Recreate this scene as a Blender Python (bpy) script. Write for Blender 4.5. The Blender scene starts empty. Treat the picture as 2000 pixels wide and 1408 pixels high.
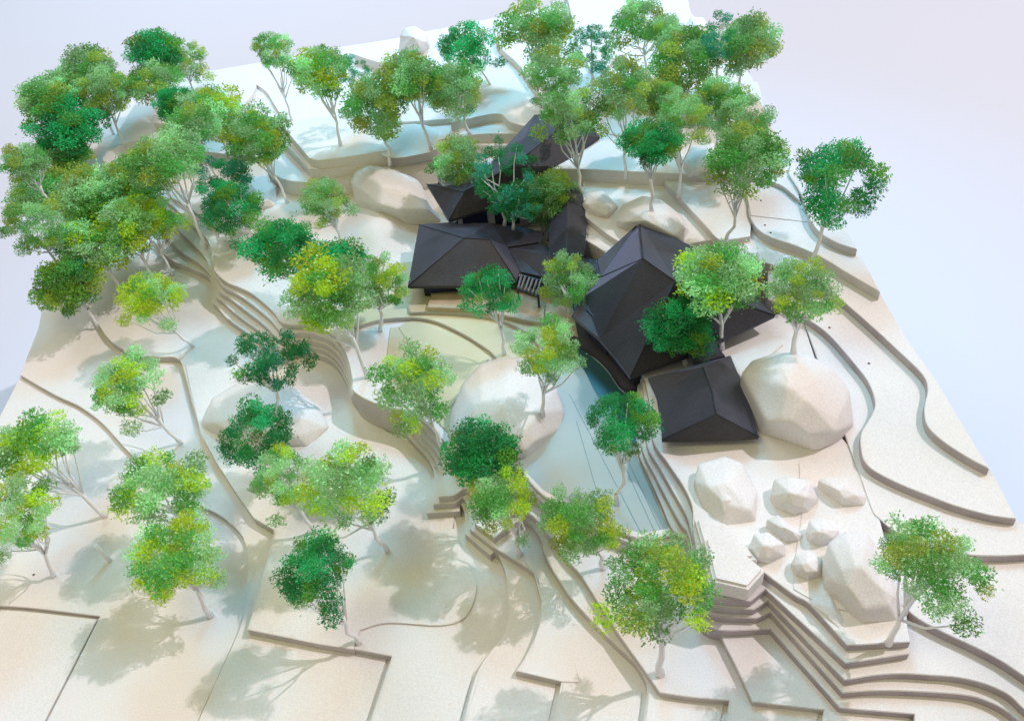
import bpy, bmesh, math, random
from mathutils import Vector, Matrix, noise
from mathutils.bvhtree import BVHTree
R = random.Random(7)
S = bpy.context.scene
COL = S.collection

# ------------------------------------------------------------------ camera
F, CX, CY, H = 1750.0, 1000.0, 704.0, 0.9
up = -Vector((230 / F, -1900 / F, -1)).normalized()          # world up seen from the camera (nadir vanishing point)
fw = Vector((0, 0, -1)); fy = (fw - up * fw.dot(up)).normalized(); fx = fy.cross(up)
ROT = Matrix((fx, fy, up))
EYE = Vector((0, 0, H))
cd = bpy.data.cameras.new('camera'); cam = bpy.data.objects.new('camera', cd); COL.objects.link(cam)
cd.sensor_width = 36; cd.lens = 36 * F / 2000; cd.clip_start = 0.01; cd.clip_end = 200
cam.matrix_world = Matrix.Translation(EYE) @ ROT.to_4x4()
S.camera = cam

# ------------------------------------------------------------------ world and lamps (a model photographed in a bright studio)
w = bpy.data.worlds.new('World'); S.world = w; w.use_nodes = True
bg = w.node_tree.nodes['Background']; bg.inputs[0].default_value = (1.0, 0.91, 0.81, 1); bg.inputs[1].default_value = 0.39
def lamp(name, loc, target, size, power, col):
    l = bpy.data.lights.new(name, 'AREA'); l.shape = 'DISK'; l.size = size; l.energy = power; l.color = col
    o = bpy.data.objects.new(name, l); COL.objects.link(o); o.location = loc
    o.rotation_euler = (Vector(target) - Vector(loc)).to_track_quat('-Z', 'Y').to_euler()
    return o
lamp('key_lamp', (6.2, 1.9, 8.2), (0, 0.9, 0), 0.12, 540, (1.0, 0.88, 0.94))
lamp('side_softbox', (5.0, 3.6, 3.4), (0, 0.9, 0), 2.4, 54, (0.96, 0.93, 1.0))
lamp('overhead_fill', (-2.4, 3.6, 4.8), (-0.6, 1.5, 0), 2.6, 75, (0.86, 0.90, 1.0))  # added fill, unseen source; lifts the floor at left and back
lamp('window_light', (0.30, 3.1, 2.8), (0.15, 1.80, 0.15), 1.0, 13, (0.12, 0.62, 1.0)).data.spread = math.radians(70)
lamp('backdrop_fill', (-1.2, 6.2, 3.6), (-1.2, 6.2, -1), 3.0, 56, (0.54, 0.80, 1.0)).data.spread = math.radians(120)  # added fill, no such source seen; evens out the far floor
lamp('warm_fill', (-0.50, 0.35, 1.6), (-0.25, 0.75, 0), 0.5, 4.2, (1.0, 0.90, 0.30))  # added fill; gives the left and yard boards a yellow tint
S.view_settings.view_transform = 'Standard'; S.view_settings.look = 'None'
S.view_settings.exposure = 0.08; S.view_settings.gamma = 1

# ------------------------------------------------------------------ helpers
def ray(px, py):
    return (ROT @ Vector(((px - CX) / F, -(py - CY) / F, -1))).normalized()
def at(px, py, z):
    d = ray(px, py); return EYE + d * ((z - H) / d.z)
def depth(p):
    return (p - EYE).dot(ROT @ Vector((0, 0, -1)))
def mesh_of(name, verts, faces):
    me = bpy.data.meshes.new(name); me.from_pydata([tuple(v) for v in verts], [], faces); me.update(); return me
def link(name, me, mat=None, parent=None):
    o = bpy.data.objects.new(name, me); COL.objects.link(o)
    if mat is not None and me is not None and not me.materials: me.materials.append(mat)
    if parent is not None: o.parent = parent
    return o
def bm_obj(name, bm, mat, parent=None):
    me = bpy.data.meshes.new(name); bm.to_mesh(me); bm.free(); return link(name, me, mat, parent)
def tag(o, label, cat, group=None):
    o['label'] = label; o['category'] = cat
    if group: o['group'] = group
    return o
def thing(name, label, cat, loc=(0, 0, 0), group=None):
    o = bpy.data.objects.new(name, None); COL.objects.link(o); o.location = loc; o.empty_display_size = 0.02
    return tag(o, label, cat, group)
def smooth(pts, n=6):
    """Catmull-Rom through points; a third value marks a sharp corner."""
    P = [Vector((p[0], p[1])) for p in pts]; c = [len(p) > 2 for p in pts]
    c[0] = c[-1] = True; out = []
    for i in range(len(P) - 1):
        a, b = P[i], P[i + 1]
        if c[i] and c[i + 1]: out.append(a); continue
        ta = (b - a) if c[i] else (b - P[i - 1]) * 0.5
        tb = (b - a) if c[i + 1] else (P[i + 2] - a) * 0.5
        m = (b - a).length; 
        if ta.length > 1.3 * m: ta = ta.normalized() * 1.3 * m
        if tb.length > 1.3 * m: tb = tb.normalized() * 1.3 * m
        for k in range(n):
            t = k / n; t2, t3 = t * t, t * t * t
            out.append(a * (2 * t3 - 3 * t2 + 1) + ta * (t3 - 2 * t2 + t) + b * (3 * t2 - 2 * t3) + tb * (t3 - t2))
    out.append(P[-1]); return out

# ------------------------------------------------------------------ materials
def mat(name, col, rough=0.7, spec=0.3):
    m = bpy.data.materials.new(name); m.use_nodes = True
    b = m.node_tree.nodes['Principled BSDF']; b.inputs['Base Color'].default_value = (*col, 1)
    b.inputs['Roughness'].default_value = rough; b.inputs['Specular IOR Level'].default_value = spec
    return m
def grain(m, c1, c2, scale=6, fine=900, bump=0.25, dist=0.0006, speck=None):
    nt = m.node_tree; N = nt.nodes; L = nt.links; b = N['Principled BSDF']
    tc = N.new('ShaderNodeTexCoord')
    n1 = N.new('ShaderNodeTexNoise'); n1.inputs['Scale'].default_value = scale; n1.inputs['Detail'].default_value = 5
    n2 = N.new('ShaderNodeTexNoise'); n2.inputs['Scale'].default_value = fine; n2.inputs['Detail'].default_value = 3
    for n in (n1, n2): L.new(tc.outputs['Object'], n.inputs['Vector'])
    r = N.new('ShaderNodeValToRGB'); r.color_ramp.elements[0].position = 0.35; r.color_ramp.elements[1].position = 0.65
    r.color_ramp.elements[0].color = (*c1, 1); r.color_ramp.elements[1].color = (*c2, 1)
    L.new(n1.outputs['Fac'], r.inputs['Fac'])
    mx = N.new('ShaderNodeMix'); mx.data_type = 'RGBA'; mx.blend_type = 'MULTIPLY'; mx.inputs[0].default_value = 1
    r2 = N.new('ShaderNodeValToRGB'); r2.color_ramp.elements[0].position = 0.3; r2.color_ramp.elements[1].position = 0.62
    r2.color_ramp.elements[0].color = (0.86, 0.85, 0.86, 1) if speck is None else (*speck, 1); r2.color_ramp.elements[1].color = (1, 1, 1, 1)
    L.new(n2.outputs['Fac'], r2.inputs['Fac'])
    L.new(r.outputs['Color'], mx.inputs[6]); L.new(r2.outputs['Color'], mx.inputs[7]); L.new(mx.outputs[2], b.inputs['Base Color'])
    bp = N.new('ShaderNodeBump'); bp.inputs['Strength'].default_value = bump; bp.inputs['Distance'].default_value = dist
    L.new(n2.outputs['Fac'], bp.inputs['Height']); L.new(bp.outputs['Normal'], b.inputs['Normal'])
    return m
M = {}
M['board'] = grain(mat('white_board', (.8, .78, .74), .75), (.78, .745, .685), (.81, .785, .765), 3.5, 700, .3)
M['cream'] = grain(mat('cream_board', (.7, .68, .46), .75), (.56, .54, .34), (.64, .60, .41), 7, 700, .3)
M['edge'] = grain(mat('dark_board_edge', (.4, .36, .38), .8), (.40, .35, .37), (.50, .45, .46), 30, 600, .3)  # darker tone for upright board faces
M['pale_edge'] = grain(mat('pale_board_edge', (.6, .58, .6), .8), (.62, .59, .58), (.70, .67, .67), 30, 600, .3)  # lighter tone for upright board faces
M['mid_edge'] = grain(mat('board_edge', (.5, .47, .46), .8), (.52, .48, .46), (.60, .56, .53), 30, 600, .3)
M['rock'] = grain(mat('cast_plaster', (.8, .78, .75), .75), (.76, .725, .69), (.82, .79, .77), 14, 500, .35)
M['floor'] = mat('studio_floor', (.66, .69, .76), .9, .1)
M['roof'] = grain(mat('black_roof_card', (.02, .02, .025), .5, .5), (.014, .012, .015), (.044, .039, .048), 9, 650, .9, .0006, (.30, .30, .34))
_b = M['roof'].node_tree.nodes['Principled BSDF']; _b.inputs['Sheen Weight'].default_value = .7; _b.inputs['Sheen Roughness'].default_value = .35; _b.inputs['Sheen Tint'].default_value = (.50, .58, .95, 1)
M['wall'] = grain(mat('dark_wall_card', (.02, .02, .03), .5), (.020, .020, .030), (.03, .03, .045), 20, 900, .3)
M['glass'] = mat('tinted_window', (.025, .03, .075), .2, .5)
M['pale_wall'] = grain(mat('pale_wall', (.5, .5, .6), .6), (.50, .50, .62), (.6, .6, .7), 20, 900, .2)
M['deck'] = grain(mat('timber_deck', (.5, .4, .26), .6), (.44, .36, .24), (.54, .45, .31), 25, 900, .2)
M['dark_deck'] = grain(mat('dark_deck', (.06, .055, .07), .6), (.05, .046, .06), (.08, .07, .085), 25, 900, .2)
M['water'] = mat('pool_sheet', (.40, .46, .44), .40, .15)
M['water_shade'] = mat('shaded_pool_sheet', (.03, .085, .09), .3, .2)  # roof's shade and reflection on the water, put into the colour
M['slat'] = mat('grey_slat', (.13, .125, .12), .6)
M['line'] = mat('pool_line', (.19, .27, .28), .4)
M['trunk'] = mat('white_wire', (.90, .89, .91), .55)
M['hole'] = mat('screw_hole', (.08, .07, .07), .8)
M['red'] = mat('red_fleck', (.45, .04, .03), .6)

def leaf_mat(name, col):
    m = mat(name, col, .7, .2); nt = m.node_tree; N = nt.nodes; L = nt.links; b = N['Principled BSDF']
    g = N.new('ShaderNodeNewGeometry'); h = N.new('ShaderNodeHueSaturation'); h.inputs['Color'].default_value = (*col, 1)
    mr = N.new('ShaderNodeMapRange'); mr.inputs['To Min'].default_value = .82; mr.inputs['To Max'].default_value = 1.3
    mh = N.new('ShaderNodeMapRange'); mh.inputs['To Min'].default_value = .485; mh.inputs['To Max'].default_value = .515
    oi = N.new('ShaderNodeObjectInfo')
    mo = N.new('ShaderNodeMapRange'); mo.inputs['To Min'].default_value = .85; mo.inputs['To Max'].default_value = 1.38
    mu = N.new('ShaderNodeMath'); mu.operation = 'MULTIPLY'; L.new(oi.outputs['Random'], mo.inputs['Value']); L.new(mo.outputs['Result'], mu.inputs[0]); L.new(mr.outputs['Result'], mu.inputs[1])
    L.new(g.outputs['Random Per Island'], mr.inputs['Value']); L.new(oi.outputs['Random'], mh.inputs['Value'])
    L.new(mu.outputs['Value'], h.inputs['Value']); L.new(mh.outputs['Result'], h.inputs['Hue'])
    L.new(h.outputs['Color'], b.inputs['Base Color'])
    t = N.new('ShaderNodeBsdfTranslucent'); L.new(h.outputs['Color'], t.inputs['Color'])
    mx = N.new('ShaderNodeMixShader'); mx.inputs[0].default_value = .42
    L.new(b.outputs[0], mx.inputs[1]); L.new(t.outputs[0], mx.inputs[2]); L.new(mx.outputs[0], N['Material Output'].inputs['Surface'])
    return m
LEAF = {k: leaf_mat(k + '_foliage', c) for k, c in dict(
    mint=(.42, .70, .36), lime=(.50, .66, .05), mid=(.15, .42, .10), olive=(0.380, 0.500, 0.090), sage=(.31, .54, .25),
    dark=(0.040, 0.280, 0.090), emerald=(0.045, 0.460, 0.150), teal=(0.060, 0.380, 0.240), moss=(0.170, 0.380, 0.050)).items()}

# ------------------------------------------------------------------ the floor and the terrain of stacked boards
FZ = -0.75
fl = link('floor', mesh_of('floor', [(-40, -20, FZ), (40, -20, FZ), (40, 60, FZ), (-40, 60, FZ)], [(0, 1, 2, 3)]), M['floor']); fl['kind'] = 'structure'
terrain = bpy.data.objects.new('terrain', None); COL.objects.link(terrain); terrain['kind'] = 'structure'
BV, BF = [], []
def prism(pts3, ztop, zbot, bev=0.0011, seg=2):
    bm = bmesh.new()
    vs = [bm.verts.new((p.x, p.y, ztop)) for p in pts3]
    f = bm.faces.new(vs); f.normal_update()
    if f.normal.z < 0: f.normal_flip()
    r = bmesh.ops.extrude_face_region(bm, geom=[f])
    nv = [v for v in r['geom'] if isinstance(v, bmesh.types.BMVert)]
    for v in nv: v.co.z = zbot
    bmesh.ops.recalc_face_normals(bm, faces=bm.faces[:])
    if bev:
        es = [e for e in bm.edges if all(abs(v.co.z - ztop) < 1e-7 for v in e.verts)]
        bmesh.ops.bevel(bm, geom=es, offset=bev, segments=seg, affect='EDGES', clamp_overlap=True)
    return bm
def hitreg(bm):
    k = len(BV); bm.verts.index_update()
    BV.extend(v.co.copy() for v in bm.verts)
    BF.extend([k + v.index for v in f.verts] for f in bm.faces)
def layer(z, visible, hidden=(), zbot=-0.03, bev=0.0006, name='contour_layer', m='board', parent=None, hit=True):
    pts = smooth(visible) + [Vector(p[:2]) for p in hidden]
    bm = prism([at(p.x, p.y, z) for p in pts], z, zbot, bev)
    bmesh.ops.triangulate(bm, faces=[f for f in bm.faces if len(f.verts) > 4])
    if hit: hitreg(bm)
    bm.normal_update()
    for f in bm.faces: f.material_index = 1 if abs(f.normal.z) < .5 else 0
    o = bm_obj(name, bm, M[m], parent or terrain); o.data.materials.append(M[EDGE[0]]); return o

C = 1
EDGE = ['mid_edge']
RB = [(2250, 1500), (1950, 1150), (1500, 500)]
LFT = [(90, 560), (75, 640), (40, 735)]
layer(0, [(-300, 1500), (-150, 1100), (-60, 930), (0, 812), (40, 735)], [(75, 640), (90, 560), (300, 470), (1500, 500), (1950, 1150), (2300, 1500)], -0.035)
layer(.006, [(-300, 1172), (0, 1183), (71, 1188), (195, 1203, C), (92, 1408, C), (45, 1500)], RB + [(300, 470)] + LFT + [(0, 812), (-60, 930), (-150, 1100)])
layer(.0072, [(199, 1204), (465, 1236)], [(387, 1408), (360, 1500), (48, 1500), (94, 1408)], bev=.0006)
layer(.013, [(39, 732), (85, 759), (117, 776), (156, 794), (199, 826), (241, 872), (270, 900), (330, 945), (391, 986), (426, 1004), (458, 1029), (479, 1061), (483, 1121), (478, 1192), (465, 1235, C), (387, 1408, C), (350, 1500)], RB + [(300, 470)] + LFT[:2])
layer(.024, [(140, 520), (180, 610), (215, 665), (260, 690), (302, 697), (341, 698), (355, 712), (366, 751), (376, 790), (394, 847), (423, 900), (462, 961), (497, 1011), (536, 1034), (536, 1046), (511, 1139), (485, 1229, C), (765, 1281, C), (723, 1408, C), (695, 1500)], RB + [(300, 470)])
layer(.0262, [(703, 1230), (757, 1216), (845, 1221), (881, 1218), (906, 1207), (923, 1181), (931, 1150), (927, 1128), (906, 1078), (886, 1029), (888, 998), (870, 960)], [(780, 860), (560, 700), (430, 700), (362, 712), (372, 760), (392, 847), (421, 900), (460, 961), (495, 1011), (534, 1034), (534, 1046), (509, 1139), (483, 1229), (620, 1257), (690, 1268)], bev=.0005)
layer(.0252, [(768, 1282), (926, 1309)], [(898, 1408), (870, 1500), (700, 1500), (727, 1408)], bev=.0005)
layer(.0034, [(-300, 1180), (0, 1191), (71, 1196), (190, 1209)], [(87, 1408), (40, 1500), (-300, 1500)], bev=.0004)
layer(.0152, [(490, 1239), (756, 1283)], [(715, 1408), (688, 1500), (353, 1500), (390, 1408)], bev=.0004)
COVERS = [(.0375, [(938, 1311), (1002, 1316), (1087, 1334)], [(1071, 1408), (1040, 1500), (883, 1500), (910, 1408)]),
          (.0475, [(1101, 1334), (1254, 1350)], [(1247, 1408), (1225, 1500), (1053, 1500), (1085, 1408)]),
          (.0585, [(1268, 1352), (1289, 1357), (1350, 1366), (1414, 1374)], [(1407, 1408), (1394, 1500), (1238, 1500), (1261, 1408)]),
          (.0685, [(1428, 1372), (1470, 1376), (1600, 1391)], [(1595, 1408), (1578, 1500), (1408, 1500), (1422, 1408)]),
          (.0775, [(1613, 1389), (1641, 1389), (1777, 1399)], [(1770, 1500), (1593, 1500), (1609, 1408)])]
for z_, v_, h_ in COVERS: layer(z_, v_, h_, bev=.0004)

LO = [(735, 812), (690, 782), (676, 748), (655, 712), (620, 692), (575, 690), (548, 702), (500, 662), (444, 622), (425, 600), (413, 588), (412, 560), (405, 540), (375, 525), (330, 505), (300, 470), (280, 420), (250, 380), (200, 330)]
HI = [(740, 790), (692, 765), (688, 738), (675, 690), (650, 655), (611, 638), (554, 632), (533, 608), (497, 577), (469, 562), (444, 552), (424, 535), (415, 515), (425, 480), (425, 450), (395, 425), (360, 400), (330, 380), (330, 345)]
def cliff(t):
    return [(a[0] + (b[0] - a[0]) * t, a[1] + (b[1] - a[1]) * t) for a, b in zip(LO, HI)]
BACK = [(560, 330), (1000, 330), (1400, 420), (1700, 800), (1850, 1100)]
CORE = lambda k: [(a[0], a[1]) for a in BACK]
layer(.036, [(880, 1500), (906, 1408, C), (934, 1309), (987, 1231), (993, 1174), (987, 1121), (970, 1078), (957, 1084, C), (908, 1042, C), (908, 1005), (900, 985), (898, 998, C), (833, 1002, C), (843, 950), (848, 925), (835, 895), (815, 872), (785, 842)] + cliff(0), BACK + [(2150, 1500)])
layer(.046, [(1050, 1500), (1081, 1408, C), (1096, 1331, C), (1007, 1311, C), (1034, 1267), (1055, 1210), (1055, 1150), (1041, 1118), (1005, 1093), (960, 1066, C), (917, 1032, C), (915, 1000), (905, 972), (890, 982, C), (846, 985, C), (852, 950), (857, 920), (843, 888), (823, 864), (793, 834)] + cliff(.25), BACK + [(2100, 1500)])
layer(.0472, [(1030, 1066), (1044, 1114), (1058, 1153), (1094, 1220), (1115, 1263), (1131, 1332, C), (1099, 1331, C), (1010, 1310)], [(1037, 1267), (1058, 1210), (1056, 1170), (1043, 1119), (1020, 1090)], bev=.0005)
layer(.057, [(1235, 1500), (1257, 1408, C), (1264, 1345), (1243, 1299), (1200, 1256), (1147, 1203), (1105, 1153), (1065, 1086), (1055, 1050), (1026, 1015), (985, 1035), (965, 1050, C), (927, 1022, C), (925, 985), (912, 955), (885, 968, C), (856, 970, C), (862, 945), (866, 915), (851, 880), (831, 856), (801, 826)] + cliff(.5), BACK + [(2080, 1500)])
layer(.067, [(1405, 1500), (1418, 1408, C), (1424, 1368, C), (1350, 1361), (1289, 1352, C), (1254, 1302), (1218, 1252), (1176, 1189), (1136, 1125), (1108, 1093), (1075, 1050), (1030, 1000), (975, 1000), (940, 960), (900, 920), (875, 905), (860, 872), (839, 848), (809, 818)] + cliff(.75), BACK + [(2070, 1500)])
layer(.076, [(1590, 1500), (1605, 1408, C), (1609, 1386, C), (1470, 1370, C), (1442, 1310), (1406, 1238), (1385, 1180), (1345, 1105), (1320, 1080), (1254, 1080), (1112, 1025), (1040, 975), (990, 960), (930, 935), (885, 890), (868, 862), (845, 838), (815, 810)] + cliff(1), [(560, 300), (1000, 300), (1400, 420), (1700, 800), (1850, 1100), (2060, 1500)])
# yard in front of the house
layer(.083, [(690, 640), (740, 625), (803, 620), (849, 627), (899, 649), (934, 670), (962, 691), (990, 725)], [(1060, 760), (1150, 720), (1060, 560), (900, 500), (720, 520)], m='cream')
layer(.0775, [(762, 640), (778, 638), (803, 626), (849, 632), (899, 655), (934, 676), (962, 700), (940, 760), (905, 800), (880, 850)], [(850, 820), (800, 770), (752, 760), (756, 690)], bev=.0006, m='cream')
layer(.0785, [(778, 639), (799, 672), (830, 720), (838, 760), (870, 800), (900, 770)], [(955, 700), (930, 680), (897, 660), (849, 637), (805, 631)], bev=.0005, m='cream')
layer(.0885, [(800, 610), (850, 609), (910, 612), (970, 622), (1020, 645), (1060, 680)], [(1130, 700), (1060, 560), (900, 520), (790, 560)], m='cream')
# pool steps and rim
layer(.083, [(1020, 940), (1058, 978), (1112, 1011), (1180, 1040), (1254, 1066), (1315, 1062)], [(1345, 1040), (1300, 900), (1100, 880)])
layer(.0885, [(1022, 926), (1058, 965), (1112, 997), (1180, 1026), (1252, 1052), (1308, 1046), (1335, 1040), (1325, 1020)], [(1300, 1032), (1252, 1041), (1182, 1015), (1115, 988), (1060, 955), (1026, 920)], bev=.0008)
# tall stack of boards at the lower right: five steps
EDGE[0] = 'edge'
def step(z, left, mid, right, hid, **k):
    layer(z, left + mid + right, hid, **k)
HID = [(1640, 850), (1560, 600), (1250, 700)]
layer(.0860, [(1240, 780), (1241, 880), (1262, 930), (1285, 985), (1307, 1043), (1340, 1060), (1352, 1120), (1365, 1205), (1406, 1230), (1505, 1228, C), (1641, 1382, C), (1786, 1394, C), (1780, 1500)], [(2060, 1500), (1900, 1000)] + HID)
layer(.0955, [(1243, 780), (1245, 875), (1268, 930), (1292, 985), (1315, 1035), (1342, 1055), (1355, 1120), (1362, 1185), (1395, 1202), (1478, 1207, C), (1505, 1195, C), (1646, 1353, C), (1708, 1348), (1797, 1350), (1886, 1357), (1932, 1370), (1975, 1395), (2030, 1450)], [(2100, 1400), (1900, 1000)] + HID)
layer(.1055, [(1250, 780), (1253, 870), (1278, 925), (1305, 978), (1328, 1020), (1345, 1045), (1357, 1110), (1365, 1165), (1392, 1184), (1472, 1190, C), (1500, 1172, C), (1650, 1328, C), (1708, 1318), (1762, 1315), (1815, 1318), (1868, 1322), (1921, 1334), (1968, 1355), (2000, 1384), (2080, 1450)], [(2150, 1350), (1985, 1013), (1800, 800)] + HID)
layer(.1155, [(1258, 780), (1263, 865), (1290, 915), (1318, 965), (1340, 1005), (1350, 1040), (1360, 1100), (1368, 1148), (1392, 1168), (1466, 1174, C), (1495, 1150, C), (1652, 1295, C), (1776, 1276, C)], [(1770, 1190), (1735, 1080), (1690, 905)] + HID)
layer(.1255, [(1268, 780), (1275, 858), (1305, 905), (1335, 950), (1352, 990), (1354, 1040), (1366, 1100), (1375, 1130), (1395, 1151), (1463, 1157, C), (1493, 1118, C), (1549, 1160), (1580, 1178), (1655, 1260, C), (1778, 1253, C), (1765, 1190), (1735, 1080), (1690, 905)], HID)
layer(.1264, [(1560, 905), (1578, 880), (1590, 850)], [(1700, 940), (1735, 1080), (1760, 1195), (1690, 1200), (1640, 1190), (1600, 1180), (1549, 1150), (1552, 1090), (1565, 1010)], bev=.0006)
# right-hand hill, stepping up to the back
layer(.1165, [(1720, 1140), (1762, 1181), (1797, 1210), (1850, 1238), (1904, 1263), (1957, 1291), (2000, 1320), (2120, 1400)], [(2250, 1330), (2060, 1130), (1985, 1013), (1800, 780), (1560, 600)])
layer(.1275, [(1690, 960), (1705, 1000), (1719, 1014), (1745, 1035), (1800, 1062), (1880, 1081), (1940, 1085), (2000, 1083), (2100, 1075)], [(2050, 1060), (1985, 1013), (1800, 780), (1560, 600)])
layer(.138, [(1500, 585), (1545, 602), (1585, 628), (1620, 655), (1660, 700), (1695, 745), (1709, 785), (1702, 812), (1682, 847), (1683, 885), (1694, 908), (1719, 926), (1762, 947), (1815, 968), (1868, 988), (1935, 1006), (1985, 1013)], [(1935, 915), (1800, 720), (1500, 480)])
layer(.149, [(1440, 505), (1490, 512), (1535, 528), (1585, 552), (1635, 580), (1690, 626), (1760, 690), (1802, 732), (1812, 760), (1805, 800), (1812, 832), (1840, 860), (1890, 893), (1932, 915)], [(1830, 745), (1770, 660), (1720, 575), (1600, 460), (1440, 440)])
# ground behind the house
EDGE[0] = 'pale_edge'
layer(.136, [(1120, 472), (1145, 470), (1195, 500), (1250, 522), (1450, 560)], [(1480, 505), (1462, 400), (1400, 340), (1143, 330), (1100, 340)])
layer(.147, [(1130, 416), (1143, 423), (1210, 472), (1290, 490), (1390, 470), (1440, 510)], [(1480, 505), (1462, 390), (1400, 330), (1143, 320)])
layer(.158, [(1296, 350), (1303, 362), (1340, 400), (1377, 440), (1405, 468), (1440, 466)], [(1465, 462), (1470, 400), (1450, 320), (1310, 320)])
layer(.1625, [(1455, 380), (1461, 398), (1464, 422), (1480, 447), (1509, 465), (1560, 482), (1609, 505), (1655, 533), (1719, 570)], [(1674, 487), (1600, 440), (1560, 390), (1480, 330)])
layer(.1635, [(1466, 421), (1580, 434)], [(1575, 400), (1560, 390), (1480, 335), (1458, 380), (1462, 398)], bev=.0006)
layer(.174, [(1540, 340), (1565, 380), (1573, 402), (1584, 432), (1605, 457), (1637, 475), (1674, 487)], [(1647, 437), (1572, 390), (1548, 305)])
layer(.170, [(1060, 330), (1150, 331), (1350, 341), (1450, 343), (1520, 360), (1562, 392)], [(1548, 305), (1500, 240), (1480, 160), (1060, 180)])
layer(.182, [(1130, 262), (1180, 205), (1290, 203), (1395, 207), (1500, 240)], [(1468, 150), (1400, 66), (1345, 30), (1140, 40), (1100, 150)])
layer(.190, [(1165, 160), (1210, 108), (1240, 130), (1300, 160), (1420, 110)], [(1400, 66), (1350, 28), (1333, -40), (1100, -40), (1130, 90)])
# left back terraces
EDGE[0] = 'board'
layer(.060, [(150, 420), (170, 360), (250, 385), (330, 360), (420, 345), (560, 340)], [(600, 300), (560, 230), (500, 180), (400, 141), (260, 190), (150, 290), (110, 400)])
layer(.085, [(200, 310), (250, 278), (330, 285), (430, 300), (540, 310)], [(620, 290), (560, 200), (480, 128), (400, 140), (270, 190)])
layer(.100, [(300, 240), (380, 252), (450, 262), (540, 250)], [(640, 250), (640, 100), (480, 127), (398, 141), (300, 180)])
layer(.112, [(370, 215), (385, 165), (405, 146), (440, 139), (478, 141), (498, 156), (496, 180), (474, 206), (455, 225)], [(400, 235)])
layer(.107, [(490, 160), (520, 180), (560, 235), (640, 262), (900, 255)], [(1000, 250), (1000, 70), (850, 59), (780, 75), (640, 96), (520, 120)])
layer(.106, [(520, 330), (560, 352), (640, 356), (740, 345), (900, 335)], [(1000, 300), (900, 230), (600, 240)])
layer(.125, [(540, 262), (603, 330, C), (640, 331), (760, 308), (860, 288), (1000, 284)], [(1020, 220), (900, 210), (590, 236)])
layer(.142, [(547, 241, C), (604, 309, C), (625, 313), (700, 303), (770, 292), (850, 275), (940, 262), (1040, 262)], [(1060, 190), (900, 205), (700, 222), (600, 233)])
layer(.128, [(690, 106), (718, 116), (770, 130), (850, 150)], [(900, 60), (850, 58), (780, 74), (700, 88)])
layer(.152, [(846, 58), (853, 90), (868, 118), (927, 140), (984, 165, C), (970, 217, C), (880, 232), (760, 240)], [(720, 215), (760, 160), (800, 100)])
layer(.158, [(880, 240), (972, 222), (1000, 240), (1060, 250), (1150, 240)], [(1180, 100), (1130, 4), (970, 35), (860, 57), (880, 120)])
layer(.172, [(962, 45), (968, 70), (972, 88), (991, 107), (1012, 126), (1060, 190), (1120, 215)], [(1200, 190), (1160, -20), (1125, 4), (975, 33)])

# ------------------------------------------------------------------ boulders: faceted lumps, outline, height
tree_bvh = [None]
def bvh():
    return BVHTree.FromPolygons(BV, BF)
BVH = bvh()
def ground(px, py):
    h = BVH.ray_cast(EYE, ray(px, py))
    return h[0] if h[0] else at(px, py, 0.1)
def boulder(name, label, outline, hfac, seed, top=.72, group=None, bev=.0016, m='rock', zg=None, jag=.10, cat='rock'):
    rr = random.Random(seed)
    ys = [p[1] for p in outline]; y0, y1 = min(ys), max(ys); cx = sum(p[0] for p in outline) / len(outline); cy = sum(ys) / len(ys)
    g = ground(cx, y1 - 0.12 * (y1 - y0)); z0 = g.z if zg is None else zg
    wpx = max(p[0] for p in outline) - min(p[0] for p in outline)
    hh = hfac * wpx * depth(g) / F
    pts = []
    for (x, y) in outline:
        v = (y1 - y) / (y1 - y0)
        z = z0 + hh * top * max(0, v - .18) / .82
        p = at(x, y, z); pts.append(p); pts.append(Vector((p.x, p.y, z0 - .004)))
    for s, zz in ((.78, .62), (.5, .9), (.22, 1.0)):
        for (x, y) in outline:
            v = (y1 - y) / (y1 - y0)
            X = cx + (x - cx) * s + rr.uniform(-1, 1) * wpx * jag * .5; Y = cy + (y - cy) * s * .9 + rr.uniform(-1, 1) * wpx * jag * .4
            z = z0 + hh * (zz * (.75 + .25 * v) + rr.uniform(-jag, jag) * .6)
            if rr.random() < .8: pts.append(at(X, Y, z))
    bm = bmesh.new(); vs = [bm.verts.new(p) for p in pts]
    r = bmesh.ops.convex_hull(bm, input=vs)
    bmesh.ops.delete(bm, geom=[v for v in bm.verts if not v.link_faces], context='VERTS')
    bmesh.ops.dissolve_limit(bm, angle_limit=math.radians(13), verts=bm.verts[:], edges=bm.edges[:])
    hitreg(bm)
    cl = bm.edges.layers.float.new('crease_edge')
    for e in bm.edges: e[cl] = rr.uniform(.72, .95)
    for f in bm.faces: f.smooth = True
    o = bm_obj(name, bm, M[m]); tag(o, label, cat, group)
    sub = o.modifiers.new('soften', 'SUBSURF'); sub.levels = sub.render_levels = 3
    return o
SM = 'small stones on the rock terrace'
boulder('boulder', 'huge pale boulder with a white top standing in the pool edge', [(873, 872), (882, 800), (902, 748), (938, 708), (985, 693), (1030, 700), (1088, 757), (1101, 800), (1095, 835), (1060, 882), (1028, 906), (950, 902), (885, 885)], .42, 1, jag=.05, bev=.004)
boulder('boulder', 'big grey faceted boulder beside the small square cabin', [(1447, 728), (1468, 702), (1520, 685), (1580, 690), (1630, 718), (1660, 760), (1668, 828), (1640, 860), (1592, 881), (1540, 866), (1482, 842), (1474, 790)], .55, 12, jag=.08)
boulder('boulder', 'big round-topped boulder behind the left pavilion', [(683, 352), (690, 330), (715, 317), (768, 325), (818, 352), (838, 385), (862, 432), (800, 445), (725, 425), (694, 390)], .40, 3, bev=.004, jag=.07)
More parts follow.
